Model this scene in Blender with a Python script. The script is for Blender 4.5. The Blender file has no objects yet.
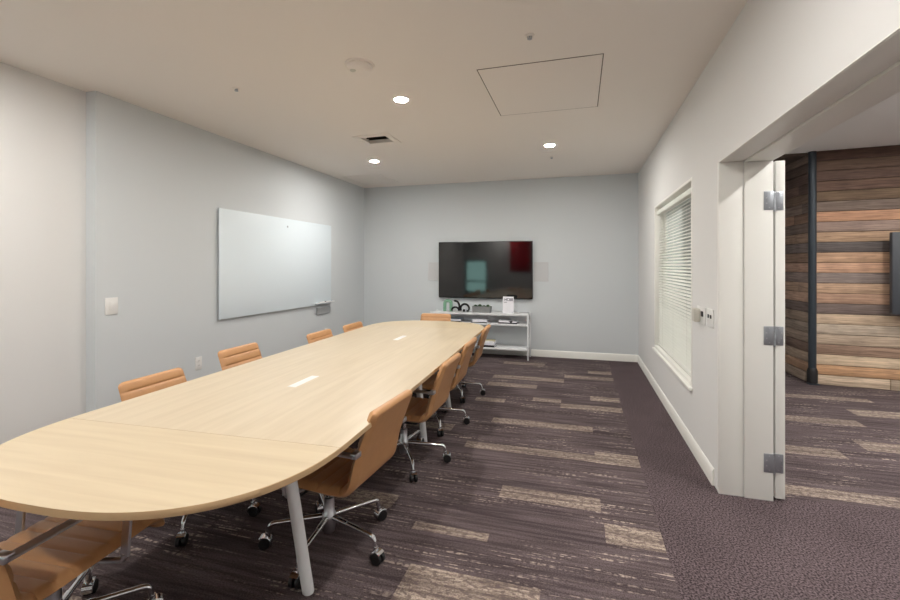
import bpy, bmesh, math, random
from mathutils import Vector, Matrix
random.seed(7)
S = bpy.context.scene
COL = S.collection
PI = math.pi
CEIL = 2.756

# ------------------------------------------------------------------ colours and materials
def lin(r, g, b):
    f = lambda c: (c/255/12.92) if c/255 <= 0.04045 else ((c/255+0.055)/1.055)**2.4
    return (f(r), f(g), f(b), 1.0)

def mat(name, rgb, rough=0.5, metal=0.0, spec=0.5, bump=0.0, bscale=200.0, vary=0.0, vscale=8.0, emit=None, estr=0.0, coat=0.0):
    m = bpy.data.materials.new(name); m.use_nodes = True
    nt = m.node_tree; p = nt.nodes['Principled BSDF']
    c = lin(*rgb)
    p.inputs['Base Color'].default_value = c
    p.inputs['Roughness'].default_value = rough
    p.inputs['Metallic'].default_value = metal
    p.inputs['Specular IOR Level'].default_value = spec
    p.inputs['Coat Weight'].default_value = coat
    tc = nt.nodes.new('ShaderNodeTexCoord')
    if vary > 0:
        n = nt.nodes.new('ShaderNodeTexNoise'); n.inputs['Scale'].default_value = vscale; n.inputs['Detail'].default_value = 4
        nt.links.new(tc.outputs['Object'], n.inputs['Vector'])
        mx = nt.nodes.new('ShaderNodeMix'); mx.data_type = 'RGBA'
        mx.inputs[6].default_value = tuple(v*(1-vary) for v in c[:3])+(1,)
        mx.inputs[7].default_value = tuple(min(1, v*(1+vary)) for v in c[:3])+(1,)
        nt.links.new(n.outputs['Fac'], mx.inputs[0]); nt.links.new(mx.outputs[2], p.inputs['Base Color'])
    if bump > 0:
        n2 = nt.nodes.new('ShaderNodeTexNoise'); n2.inputs['Scale'].default_value = bscale; n2.inputs['Detail'].default_value = 3
        nt.links.new(tc.outputs['Object'], n2.inputs['Vector'])
        b = nt.nodes.new('ShaderNodeBump'); b.inputs['Strength'].default_value = bump; b.inputs['Distance'].default_value = 0.004
        nt.links.new(n2.outputs['Fac'], b.inputs['Height']); nt.links.new(b.outputs['Normal'], p.inputs['Normal'])
    if emit:
        p.inputs['Emission Color'].default_value = lin(*emit); p.inputs['Emission Strength'].default_value = estr
    return m

M = {}
M['wall'] = mat('wall_paint', (222, 222, 221), 0.85, spec=0.2, bump=0.12, bscale=260)
M['wall_cool'] = mat('cool_grey_wall_paint', (208, 213, 216), 0.85, spec=0.2, bump=0.12, bscale=260)
M['ceil'] = mat('ceiling_paint', (238, 232, 226), 0.9, spec=0.15, bump=0.12, bscale=220)
M['ceil_white'] = mat('white_ceiling_paint', (238, 238, 236), 0.9, spec=0.15, bump=0.12, bscale=220)
M['trim'] = mat('trim_paint', (236, 236, 231), 0.42, spec=0.4)
M['white_metal'] = mat('white_metal', (226, 228, 230), 0.45, vary=0.02)
M['white_plastic'] = mat('white_plastic', (230, 230, 228), 0.4, vary=0.02)
M['ivory'] = mat('ivory_plastic', (205, 203, 192), 0.45, vary=0.03)
M['leather'] = mat('tan_leather', (192, 144, 99), 0.42, bump=0.12, bscale=320, vary=0.10, vscale=14)
M['seam'] = mat('leather_seam', (120, 72, 38), 0.6, vary=0.05)
M['chrome'] = mat('polished_chrome', (222, 224, 228), 0.13, metal=1.0)
M['brushed'] = mat('brushed_aluminium', (205, 207, 212), 0.28, metal=1.0)
M['black_rubber'] = mat('black_rubber', (18, 18, 20), 0.5, vary=0.1)
M['black_mech'] = mat('black_mechanism', (24, 24, 26), 0.5, vary=0.1)
M['black_gloss'] = mat('black_gloss', (10, 10, 12), 0.25, vary=0.1)
M['screen'] = mat('tv_screen', (7, 6, 9), 0.06, spec=0.75)
M['grey_steel'] = mat('grey_steel', (178, 183, 190), 0.4, metal=0.85, vary=0.06)
M['glass_board'] = mat('white_glass_board', (228, 239, 246), 0.25, spec=0.5, coat=0.15)
M['board_edge'] = mat('board_edge', (150, 158, 162), 0.3)
M['slat'] = mat('blind_slat', (228, 229, 222), 0.5, vary=0.02)
M['speaker'] = mat('speaker_grille', (200, 201, 203), 0.7, bump=0.5, bscale=900)
M['steel_post'] = mat('dark_steel_post', (52, 60, 68), 0.38, metal=0.3, vary=0.08)
M['grey_tv'] = mat('dark_grey_case', (62, 66, 72), 0.5, vary=0.05)
M['vent_dark'] = mat('vent_cavity', (44, 38, 34), 0.9, vary=0.2, vscale=30)
M['gap'] = mat('panel_gap', (104, 95, 86), 0.9, vary=0.2)
M['green'] = mat('green_ceramic', (120, 165, 138), 0.4, vary=0.08)
M['planter'] = mat('grey_planter', (128, 130, 130), 0.8, vary=0.12, vscale=40)
M['soil'] = mat('dark_soil', (48, 40, 32), 0.95, vary=0.3, vscale=80)
M['leaf'] = mat('succulent_leaf', (62, 92, 58), 0.5, vary=0.25, vscale=40)
M['paper'] = mat('white_paper', (236, 236, 242), 0.6, vary=0.01)
M['ink'] = mat('dark_ink', (62, 60, 84), 0.6)
M['bluegrey'] = mat('blue_grey_cover', (140, 152, 168), 0.5, vary=0.08)
M['dark_cover'] = mat('dark_cover', (34, 32, 40), 0.5, vary=0.1)
M['beige_cover'] = mat('beige_cover', (206, 196, 158), 0.6, vary=0.06)
M['wall_box_grey'] = mat('wall_box_grey', (172, 176, 178), 0.6, vary=0.02)
M['soffit'] = mat('brown_soffit', (84, 72, 62), 0.9, vary=0.1)
M['red'] = mat('red_fabric', (190, 12, 24), 0.8, vary=0.1)
M['lamp'] = mat('lamp_diffuser', (255, 255, 255), 0.5, emit=(255, 251, 245), estr=760.0)
M['hatch_gap'] = mat('fine_shadow_gap', (122, 106, 84), 0.8)

def wood_mat(name, along, rgb1, rgb2):
    m = bpy.data.materials.new(name); m.use_nodes = True; nt = m.node_tree; p = nt.nodes['Principled BSDF']
    p.inputs['Roughness'].default_value = 0.33; p.inputs['Specular IOR Level'].default_value = 0.45
    tc = nt.nodes.new('ShaderNodeTexCoord'); mp = nt.nodes.new('ShaderNodeMapping')
    mp.inputs['Scale'].default_value = (26, 1.6, 10) if along == 'y' else (1.6, 26, 10)
    nt.links.new(tc.outputs['Object'], mp.inputs['Vector'])
    n = nt.nodes.new('ShaderNodeTexNoise'); n.inputs['Scale'].default_value = 1.0; n.inputs['Detail'].default_value = 6; n.inputs['Distortion'].default_value = 0.4
    nt.links.new(mp.outputs['Vector'], n.inputs['Vector'])
    n2 = nt.nodes.new('ShaderNodeTexNoise'); n2.inputs['Scale'].default_value = 2.0; n2.inputs['Detail'].default_value = 3
    nt.links.new(tc.outputs['Object'], n2.inputs['Vector'])
    add = nt.nodes.new('ShaderNodeMath'); add.operation = 'MULTIPLY_ADD'; add.inputs[1].default_value = 0.75
    nt.links.new(n.outputs['Fac'], add.inputs[0])
    sc = nt.nodes.new('ShaderNodeMath'); sc.operation = 'MULTIPLY'; sc.inputs[1].default_value = 0.25
    nt.links.new(n2.outputs['Fac'], sc.inputs[0]); nt.links.new(sc.outputs[0], add.inputs[2])
    cr = nt.nodes.new('ShaderNodeValToRGB')
    cr.color_ramp.elements[0].position = 0.32; cr.color_ramp.elements[0].color = lin(*rgb1)
    cr.color_ramp.elements[1].position = 0.66; cr.color_ramp.elements[1].color = lin(*rgb2)
    nt.links.new(add.outputs[0], cr.inputs['Fac']); nt.links.new(cr.outputs['Color'], p.inputs['Base Color'])
    return m
M['maple_long'] = wood_mat('maple_lengthwise', 'y', (194, 178, 152), (206, 191, 166))
M['maple_cross'] = wood_mat('maple_crosswise', 'x', (194, 176, 147), (206, 190, 161))
M['maple_edge'] = mat('maple_edge_band', (190, 160, 122), 0.45, vary=0.05, vscale=20)

def carpet(name, kind):
    m = bpy.data.materials.new(name); m.use_nodes = True; nt = m.node_tree; p = nt.nodes['Principled BSDF']
    p.inputs['Roughness'].default_value = 0.95; p.inputs['Specular IOR Level'].default_value = 0.1
    tc = nt.nodes.new('ShaderNodeTexCoord')
    def noise(scale, detail=2.0, mapping=None):
        n = nt.nodes.new('ShaderNodeTexNoise'); n.inputs['Scale'].default_value = scale; n.inputs['Detail'].default_value = detail
        if mapping:
            mp = nt.nodes.new('ShaderNodeMapping'); mp.inputs['Scale'].default_value = mapping
            nt.links.new(tc.outputs['Object'], mp.inputs['Vector']); nt.links.new(mp.outputs['Vector'], n.inputs['Vector'])
        else:
            nt.links.new(tc.outputs['Object'], n.inputs['Vector'])
        return n.outputs['Fac']
    def ramp(fac, p0, p1, c0=(0, 0, 0, 1), c1=(1, 1, 1, 1)):
        r = nt.nodes.new('ShaderNodeValToRGB'); r.color_ramp.elements[0].position = p0; r.color_ramp.elements[1].position = p1
        r.color_ramp.elements[0].color = c0; r.color_ramp.elements[1].color = c1
        nt.links.new(fac, r.inputs['Fac']); return r.outputs['Color']
    def mix(fac, a, b):
        x = nt.nodes.new('ShaderNodeMix'); x.data_type = 'RGBA'
        nt.links.new(fac, x.inputs[0])
        for s, v in ((6, a), (7, b)):
            if isinstance(v, tuple): x.inputs[s].default_value = v
            else: nt.links.new(v, x.inputs[s])
        return x.outputs[2]
    fine = noise(150, 3)
    if kind == 'plain':
        base = ramp(noise(115, 3), 0.38, 0.65, lin(52, 44, 47), lin(122, 109, 112))
        band = ramp(noise(1.0, 2, (3, 3, 1)), 0.3, 0.7, lin(235, 232, 232), lin(255, 252, 252))
        mul = nt.nodes.new('ShaderNodeMix'); mul.data_type = 'RGBA'; mul.blend_type = 'MULTIPLY'; mul.inputs[0].default_value = 1
        nt.links.new(base, mul.inputs[6]); nt.links.new(band, mul.inputs[7]); out = mul.outputs[2]
    else:
        d, l = (lin(92, 81, 83), lin(124, 112, 114)) if kind == 'base' else (lin(140, 126, 118), lin(204, 189, 174))
        streak = noise(1.0, 3, (2.2, 42, 1))
        base = ramp(streak, 0.38, 0.68, d, l)
        speck = ramp(fine, 0.35, 0.70, lin(170, 165, 165), lin(255, 255, 255))
        mul = nt.nodes.new('ShaderNodeMix'); mul.data_type = 'RGBA'; mul.blend_type = 'MULTIPLY'; mul.inputs[0].default_value = 0.9
        nt.links.new(base, mul.inputs[6]); nt.links.new(speck, mul.inputs[7])
        thin = ramp(noise(1.0, 1, (3.0, 75, 1)), 0.575, 0.63)          # thin pale yarn lines ...
        dash = ramp(noise(1.0, 1, (45, 30, 1)), 0.42, 0.60)             # ... broken into dashes
        zone = ramp(noise(1.0, 1, (1.1, 3.5, 1)), 0.40, 0.60)
        a = nt.nodes.new('ShaderNodeMath'); a.operation = 'MULTIPLY'; nt.links.new(thin, a.inputs[0]); nt.links.new(dash, a.inputs[1])
        b = nt.nodes.new('ShaderNodeMath'); b.operation = 'MULTIPLY'; nt.links.new(a.outputs[0], b.inputs[0]); nt.links.new(zone, b.inputs[1])
        c = nt.nodes.new('ShaderNodeMath'); c.operation = 'MULTIPLY'; c.inputs[1].default_value = 0.75; nt.links.new(b.outputs[0], c.inputs[0])
        zone2 = ramp(noise(1.0, 1, (1.3, 7.0, 1)), 0.35, 0.65, (0.80, 0.79, 0.80, 1), (1.08, 1.08, 1.07, 1))
        mul2 = nt.nodes.new('ShaderNodeMix'); mul2.data_type = 'RGBA'; mul2.blend_type = 'MULTIPLY'; mul2.inputs[0].default_value = 1
        nt.links.new(mul.outputs[2], mul2.inputs[6]); nt.links.new(zone2, mul2.inputs[7])
        out = mix(c.outputs[0], mul2.outputs[2], lin(190, 174, 162))
        if kind == 'light':
            br = ramp(noise(1.0, 2, (34, 62, 1)), 0.50, 0.57)
            e = nt.nodes.new('ShaderNodeMath'); e.operation = 'MULTIPLY'; e.inputs[1].default_value = 0.72; nt.links.new(br, e.inputs[0])
            out = mix(e.outputs[0], out, lin(96, 83, 82))
    nt.links.new(out, p.inputs['Base Color'])
    bp = nt.nodes.new('ShaderNodeBump'); bp.inputs['Strength'].default_value = 0.5; bp.inputs['Distance'].default_value = 0.004
    nt.links.new(fine, bp.inputs['Height']); nt.links.new(bp.outputs['Normal'], p.inputs['Normal'])
    return m
M['carpet'] = carpet('carpet_streaked', 'base')
M['carpet_light'] = carpet('carpet_pale_block', 'light')
M['carpet_plain'] = carpet('carpet_plain_border', 'plain')

def plank_mat():
    m = bpy.data.materials.new('reclaimed_planks'); m.use_nodes = True; nt = m.node_tree; p = nt.nodes['Principled BSDF']
    p.inputs['Roughness'].default_value = 0.7; p.inputs['Specular IOR Level'].default_value = 0.3
    at = nt.nodes.new('ShaderNodeAttribute'); at.attribute_name = 'plank'
    tc = nt.nodes.new('ShaderNodeTexCoord'); mp = nt.nodes.new('ShaderNodeMapping'); mp.inputs['Scale'].default_value = (3.0, 3.0, 60)
    nt.links.new(tc.outputs['Object'], mp.inputs['Vector'])
    n = nt.nodes.new('ShaderNodeTexNoise'); n.inputs['Scale'].default_value = 1; n.inputs['Detail'].default_value = 7; n.inputs['Distortion'].default_value = 1.2
    nt.links.new(mp.outputs['Vector'], n.inputs['Vector'])
    n2 = nt.nodes.new('ShaderNodeTexNoise'); n2.inputs['Scale'].default_value = 6; n2.inputs['Detail'].default_value = 3
    nt.links.new(tc.outputs['Object'], n2.inputs['Vector'])
    r = nt.nodes.new('ShaderNodeValToRGB'); r.color_ramp.elements[0].position = 0.30; r.color_ramp.elements[1].position = 0.62
    r.color_ramp.elements[0].color = (0.58, 0.56, 0.55, 1); r.color_ramp.elements[1].color = (1.25, 1.24, 1.22, 1)
    nt.links.new(n.outputs['Fac'], r.inputs['Fac'])
    r2 = nt.nodes.new('ShaderNodeValToRGB'); r2.color_ramp.elements[0].position = 0.3; r2.color_ramp.elements[1].position = 0.55
    r2.color_ramp.elements[0].color = (0.8, 0.8, 0.82, 1); r2.color_ramp.elements[1].color = (1, 1, 1, 1)
    nt.links.new(n2.outputs['Fac'], r2.inputs['Fac'])
    m1 = nt.nodes.new('ShaderNodeMix'); m1.data_type = 'RGBA'; m1.blend_type = 'MULTIPLY'; m1.inputs[0].default_value = 0.85
    m2 = nt.nodes.new('ShaderNodeMix'); m2.data_type = 'RGBA'; m2.blend_type = 'MULTIPLY'; m2.inputs[0].default_value = 0.8
    nt.links.new(at.outputs['Color'], m1.inputs[6]); nt.links.new(r.outputs['Color'], m1.inputs[7])
    nt.links.new(m1.outputs[2], m2.inputs[6]); nt.links.new(r2.outputs['Color'], m2.inputs[7])
    nt.links.new(m2.outputs[2], p.inputs['Base Color'])
    b = nt.nodes.new('ShaderNodeBump'); b.inputs['Strength'].default_value = 0.5; b.inputs['Distance'].default_value = 0.01
    nt.links.new(n.outputs['Fac'], b.inputs['Height']); nt.links.new(b.outputs['Normal'], p.inputs['Normal'])
    return m
M['plank'] = plank_mat()

def glass_mat():
    m = bpy.data.materials.new('window_glass'); m.use_nodes = True; p = m.node_tree.nodes['Principled BSDF']
    p.inputs['Base Color'].default_value = (0.9, 0.97, 0.96, 1); p.inputs['Transmission Weight'].default_value = 1.0
    p.inputs['Roughness'].default_value = 0.02; p.inputs['IOR'].default_value = 1.1
    return m
M['glass'] = glass_mat()

# ------------------------------------------------------------------ mesh helpers
def new(): return bmesh.new()

def box(bm, lo, hi, bevel=0.0, mi=0, mtx=None):
    lo, hi = Vector(lo), Vector(hi)
    r = bmesh.ops.create_cube(bm, size=1.0)
    vs = r['verts']
    for v in vs:
        v.co = Vector(((lo[i]+hi[i])/2 + v.co[i]*(hi[i]-lo[i]) for i in range(3)))
    fs = set(f for v in vs for f in v.link_faces)
    for f in fs: f.material_index = mi
    if bevel > 0:
        es = list(set(e for v in vs for e in v.link_edges))
        rr = bmesh.ops.bevel(bm, geom=es, offset=bevel, segments=2, affect='EDGES', profile=0.5)
        for f in rr['faces']: f.material_index = mi
        vs = list(set(v for f in rr['faces'] for v in f.verts) | set(v for f in fs if f.is_valid for v in f.verts))
    if mtx: bmesh.ops.transform(bm, matrix=mtx, verts=[v for v in vs if v.is_valid])
    return vs

def loft(bm, rings, cap=True, mi=0):
    vr = [[bm.verts.new(c) for c in r] for r in rings]
    n = len(vr[0])
    for a, b in zip(vr[:-1], vr[1:]):
        for i in range(n):
            f = bm.faces.new((a[i], a[(i+1) % n], b[(i+1) % n], b[i])); f.material_index = mi
    if cap:
        f = bm.faces.new(list(reversed(vr[0]))); f.material_index = mi
        f = bm.faces.new(vr[-1]); f.material_index = mi
    return vr

def frames(pts):
    pts = [Vector(p) for p in pts]; out = []
    up = None
    for i, p in enumerate(pts):
        t = (pts[min(i+1, len(pts)-1)] - pts[max(i-1, 0)]).normalized()
        if up is None:
            up = Vector((0, 0, 1)) if abs(t.z) < 0.9 else Vector((0, 1, 0))
        s = t.cross(up)
        if s.length < 1e-5: s = t.orthogonal()
        s.normalize(); u = s.cross(t).normalized(); up = u
        out.append((p, t, s, u))
    return out

def tube(bm, pts, r, n=12, mi=0):
    fr = frames(pts); rs = r if isinstance(r, (list, tuple)) else [r]*len(fr)
    loft(bm, [[p + (s*math.cos(2*PI*k/n) + u*math.sin(2*PI*k/n))*q for k in range(n)] for (p, t, s, u), q in zip(fr, rs)], mi=mi)

def smooth_path(pts, sub=6):
    pts = [Vector(p) for p in pts]; out = []
    for i in range(len(pts)-1):
        p0, p1, p2, p3 = pts[max(i-1, 0)], pts[i], pts[i+1], pts[min(i+2, len(pts)-1)]
        for k in range(sub):
            t = k/sub
            out.append(0.5*((2*p1)+(p2-p0)*t+(2*p0-5*p1+4*p2-p3)*t*t+(3*p1-p0-3*p2+p3)*t**3))
    out.append(pts[-1]); return out

def fillet(pts, r, n=6):
    pts = [Vector(p) for p in pts]; out = [pts[0]]
    for a, b, c in zip(pts[:-2], pts[1:-1], pts[2:]):
        q = min(r, (a-b).length*0.45, (c-b).length*0.45)
        s, e = b+(a-b).normalized()*q, b+(c-b).normalized()*q
        for k in range(n+1):
            t = k/n; out.append(s*(1-t)**2 + b*2*t*(1-t) + e*t*t)
    out.append(pts[-1]); return out

def strap(bm, pts, width, thick, side=(0, 1, 0), mi=0):
    """flat bar: its wide face stays along `side`"""
    side = Vector(side); pts = [Vector(p) for p in pts]; rings = []
    for i, p in enumerate(pts):
        t = (pts[min(i+1, len(pts)-1)] - pts[max(i-1, 0)]).normalized()
        nrm = t.cross(side).normalized()
        w = width if not callable(width) else width(i/(len(pts)-1))
        a, b = side*(w/2), nrm*(thick/2); c = 0.72
        rings.append([p+a*q+b*s for q, s in ((1, c*.6), (c+.15, 1), (-c-.15, 1), (-1, c*.6), (-1, -c*.6), (-c-.15, -1), (c+.15, -1), (1, -c*.6))])
    loft(bm, rings, mi=mi)

def lathe(bm, prof, n=24, center=(0, 0, 0), axis='z', mi=0):
    c = Vector(center); rings = []
    for r, h in prof:
        ring = []
        for k in range(n):
            a = 2*PI*k/n
            if axis == 'z': o = Vector((r*math.cos(a), r*math.sin(a), h))
            elif axis == 'y': o = Vector((r*math.sin(a), h, r*math.cos(a)))
            else: o = Vector((h, r*math.cos(a), r*math.sin(a)))
            ring.append(c+o)
        rings.append(ring)
    loft(bm, rings, mi=mi)

def obj(name, bm, m, parent=None, smooth=35, loc=None):
    bmesh.ops.recalc_face_normals(bm, faces=bm.faces[:])
    me = bpy.data.meshes.new(name); bm.to_mesh(me); bm.free()
    for x in (m if isinstance(m, (list, tuple)) else [m]): me.materials.append(M[x] if isinstance(x, str) else x)
    if smooth:
        me.polygons.foreach_set('use_smooth', [True]*len(me.polygons))
        me.set_sharp_from_angle(angle=math.radians(smooth))
    o = bpy.data.objects.new(name, me); COL.objects.link(o)
    if parent: o.parent = parent
    if loc: o.location = loc
    return o

def thing(name, label, cat, loc=(0, 0, 0), rz=0.0, group=None):
    o = bpy.data.objects.new(name, None); COL.objects.link(o)
    o.empty_display_size = 0.1; o.location = loc; o.rotation_euler = (0, 0, rz)
    return tag(o, label, cat, group)

def tag(o, label, cat, group=None):
    o['label'] = label; o['category'] = cat
    if group: o['group'] = group
    return o

def recenter(o, at):
    """put the origin of a one-mesh thing at its base"""
    o.data.transform(Matrix.Translation(-Vector(at))); o.location = at
    return o

def struct(name, bm, m, parent=None, label=None):
    o = obj(name, bm, m, parent, smooth=30)
    if not parent:
        o['kind'] = 'structure'
        if label: o['label'] = label
    return o

# ------------------------------------------------------------------ the room shell
XR, XO, YB, XL, XLF = 0.826, 1.108, 6.94, -3.59, -3.69     # right wall faces, back wall, left wall, front left wall
Y0 = -2.4                                                    # wall behind the photographer
DN, DF, DH = 1.24, 3.07, 2.04                                # door opening: near jamb, far jamb, head height

# floor: one slab, the carpet tiles laid out as cells
blocks = [(-.47, .12, 2.65, 2.80), (.13, .42, 2.36, 2.54), (-.86, -.45, 2.20, 2.27), (-.76, -.16, 1.68, 1.94),
          (-.76, .11, 3.90, 4.03), (-.86, .11, 3.31, 3.43), (.11, .41, 3.30, 3.50), (.11, .40, 4.82, 4.98), (-.18, .40, 4.49, 4.64),
          (.11, .40, 6.02, 6.18), (-.18, .40, 5.70, 5.86), (-1.05, -.18, 5.46, 5.63), (-1.05, -.47, 5.10, 5.26), (-1.05, -.74, 4.49, 4.62),
          (-.47, -.18, 4.64, 4.76), (-1.05, -.47, 6.29, 6.44), (-1.9, -1.05, 2.35, 2.50), (-.47, .12, 1.2, 1.36), (-1.92, -1.05, 3.6, 3.75),
          (1.20, 2.6, 3.18, 3.32), (1.20, 1.88, 3.88, 4.05), (2.10, 3.2, 4.10, 4.31), (1.3, 2.40, 4.69, 4.86), (2.50, 3.6, 5.03, 5.24),
          (1.6, 2.9, 5.55, 5.68), (-2.6, -1.7, 1.2, 1.35), (-3.4, -2.4, 3.0, 3.2), (-3.2, -2.2, 4.9, 5.1)]
FX0, FX1, FY0, FY1 = -5.3, 6.2, -2.6, 8.2
plainrects = [(.41, 1.15, FY0, YB+.2), (1.15, 2.4, 0.2, 3.13), (1.15, FX1, 1.2, 3.13), (.0, .41, FY0, .6)]
xs = sorted(set([FX0, FX1]+[b[k] for b in blocks+plainrects for k in (0, 1)]))
ys = sorted(set([FY0, FY1]+[b[k] for b in blocks+plainrects for k in (2, 3)]))
bm = new()
grid = [[bm.verts.new((x, y, 0)) for y in ys] for x in xs]
for i in range(len(xs)-1):
    for j in range(len(ys)-1):
        f = bm.faces.new((grid[i][j], grid[i+1][j], grid[i+1][j+1], grid[i][j+1]))
        cx, cy = (xs[i]+xs[i+1])/2, (ys[j]+ys[j+1])/2
        inside = lambda q: q[0] < cx < q[1] and q[2] < cy < q[3]
        f.material_index = 2 if any(inside(q) for q in plainrects) else 1 if any(inside(q) for q in blocks) else 0
ext = bmesh.ops.extrude_face_region(bm, geom=bm.faces[:])
bmesh.ops.translate(bm, verts=[v for v in ext['geom'] if isinstance(v, bmesh.types.BMVert)], vec=(0, 0, -.12))
struct('floor', bm, ['carpet', 'carpet_light', 'carpet_plain'])

# ceiling with the recesses of the vent cut out
VX0, VX1, VY0, VY1 = -2.22, -1.93, 4.20, 4.43
bm = new()
gx = [FX0, VX0, VX1, XR+.14]; gy = [FY0, VY0, VY1, FY1]
for i in range(3):
    for j in range(3):
        if (i, j) != (1, 1): box(bm, (gx[i], gy[j], CEIL), (gx[i+1], gy[j+1], CEIL+.12))
box(bm, (VX0-.02, VY0-.02, CEIL+.12), (VX1+.02, VY1+.02, CEIL+.15), mi=1)
struct('ceiling', bm, ['ceil', 'vent_dark'])

bm = new(); box(bm, (XR+.14, FY0, CEIL), (FX1, FY1, CEIL+.12)); struct('ceiling_lounge', bm, 'ceil_white')
bm = new(); box(bm, (XL-.15, 2.5, 0), (XL, YB, CEIL)); struct('wall_left', bm, 'wall_cool')
bm = new(); box(bm, (XLF-.15, -0.4, 0), (XLF, 2.5, CEIL)); box(bm, (-5.2, -.4, 0), (XLF-.15, -.25, CEIL)); struct('wall_left_front', bm, 'wall')
bm = new(); box(bm, (-5.2, YB, 0), (XO, YB+.15, CEIL)); struct('wall_back', bm, 'wall_cool')
WX0, WX1, WY0, WY1, WZ0, WZ1 = XR, XO, 3.77, 5.47, .50, 2.06
bm = new()
for y0, y1, z0, z1 in ((Y0, DN, 0, CEIL), (DN, DF, DH, CEIL), (DF, WY0, 0, CEIL), (WY0, WY1, 0, WZ0), (WY0, WY1, WZ1, CEIL), (WY1, YB, 0, CEIL)):
    box(bm, (XR, y0, z0), (XO, y1, z1))
struct('wall_right', bm, 'wall')
# the wall behind the photographer, with a daylight window
RX0, RX1, RZ0, RZ1 = -4.15, -3.30, .40, 1.62
bm = new()
for x0, x1, z0, z1 in ((-5.2, RX0, 0, CEIL), (RX1, 6.1, 0, CEIL), (RX0, RX1, 0, RZ0), (RX0, RX1, RZ1, CEIL)):
    box(bm, (x0, Y0-.15, z0), (x1, Y0, z1))
struct('wall_rear', bm, 'wall')
bm = new(); box(bm, (-5.2, Y0, 0), (-5.05, -.4, CEIL)); struct('wall_rear_left', bm, 'wall')
bm = new(); box(bm, (6.0, Y0, 0), (6.15, 8.1, CEIL)); box(bm, (XO-.1, 8.0, 0), (6.0, 8.1, CEIL)); box(bm, (XO-.1, YB+.15, 0), (XO, 8.0, CEIL)); struct('wall_lounge', bm, 'wall')

def window_frame(name, bmx, m='trim'):
    return struct(name, bmx, m)
bm = new()
for x0, x1, z0, z1 in ((RX0, RX0+.05, RZ0, RZ1), (RX1-.05, RX1, RZ0, RZ1), (RX0, RX1, RZ0, RZ0+.05), (RX0, RX1, RZ1-.05, RZ1), (RX0, RX1, .80, .85)):
    box(bm, (x0, Y0-.1, z0), (x1, Y0-.04, z1))
w2 = struct('window_2', bm, 'black_mech')
bm = new(); box(bm, (RX0+.03, Y0-.075, RZ0+.03), (RX1-.03, Y0-.067, RZ1-.03)); obj('pane', bm, 'glass', w2)
bm = new(); box(bm, (-2.45, Y0, 1.2), (-1.68, Y0+.04, 2.42), .006)
tag(recenter(obj('wall_panel', bm, 'red'), (-2.06, Y0, 1.2)), 'red fabric panel on the wall behind the photographer, mirrored in the television', 'wall panel')

# baseboards
def baseboard(name, p0, p1, nrm, h=.105, t=.014):
    p0, p1, n = Vector(p0), Vector(p1), Vector(nrm)
    prof = [(0, 0), (t, 0), (t, h-.018), (t*.55, h-.004), (t*.3, h), (0, h)]
    bm = new(); loft(bm, [[p+n*a+Vector((0, 0, z)) for a, z in prof] for p in (p0, p1)])
    return struct(name, bm, 'trim')
baseboard('baseboard_back', (XL, YB, 0), (XR, YB, 0), (0, -1, 0))
baseboard('baseboard_right', (XR, YB, 0), (XR, DF+.10, 0), (-1, 0, 0))
baseboard('baseboard_left', (XL, 2.5, 0), (XL, YB, 0), (1, 0, 0))
baseboard('baseboard_left_front', (XLF, -.3, 0), (XLF, 2.5, 0), (1, 0, 0))

# door frame: jamb boards facing the opening, head boards, the joint between them
bm = new()
for a, b, proud in ((XR+.004, XR+.126, .004), (XR+.132, XO, .012)):
    box(bm, (a, DF-proud, 0), (b, DF+.004, DH-proud), .0015)
    box(bm, (a, DN-.004, 0), (b, DN+proud, DH-proud), .0015)
    box(bm, (a, DN+proud, DH-proud), (b, DF-proud, DH+.003), .0015)
box(bm, (XR-.004, DF-.0025, 0), (XR+.004, DF+.02, DH), .001)
box(bm, (XR-.001, DN, DH-.002), (XR+.004, DF, DH+.003), .0005)
frame = struct('trim_1', bm, 'trim', label='white painted door frame lining the opening to the lounge')
# the lounge door, swung fully open against the far side of the wall
bm = new(); box(bm, (XO+.016, DF+.004, .012), (XO+.066, DF+.90, DH-.012), .003)
door = struct('door_1', bm, 'trim', label='white door folded back against the wall, seen edge on with three steel hinges')
def hinge(z):
    bm = new()
    box(bm, (XO-.050, DF-.0155, z-.056), (XO+.001, DF-.012, z+.056), .0012)
    box(bm, (XO+.009, DF+.0005, z-.058), (XO+.056, DF+.0045, z+.054), .0012)
    for k in range(5):
        tube(bm, [(XO+.005, DF-.012, z-.056+k*.0228), (XO+.005, DF-.012, z-.056+(k+1)*.0228-.0012)], .0065, 10)
    lathe(bm, [(.002, -.066), (.0055, -.063), (.0055, -.057), (.002, -.056)], 10, (XO+.005, DF-.012, z))
    o = obj('hinge', bm, 'grey_steel', door); o['label'] = 'grey steel butt hinge'
    bm = new()
    for dx, y in ((-.036, DF-.0165), (.024, DF-.0005)):
        for q, dz in ((0, .042), (.014, .016), (.014, -.016), (0, -.042)):
            xx = XO+dx+(-q+.014 if dx < 0 else q+.008)
            lathe(bm, [(.0002, -.001), (.0042, -.0006), (.0042, .001), (.0002, .001)], 8, (xx, y, z+dz), 'y')
    obj('screw', bm, 'brushed', o)
for z in (1.79, 0.985, .225): hinge(z)
bm = new(); box(bm, (XO+.062, DF+.80, .99), (XO+.075, DF+.86, 1.05), .006); tube(bm, [(XO+.075, DF+.83, 1.02), (XO+.11, DF+.83, 1.02), (XO+.115, DF+.71, 1.02)], .009); obj('door_handle', bm, 'brushed', door)

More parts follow.
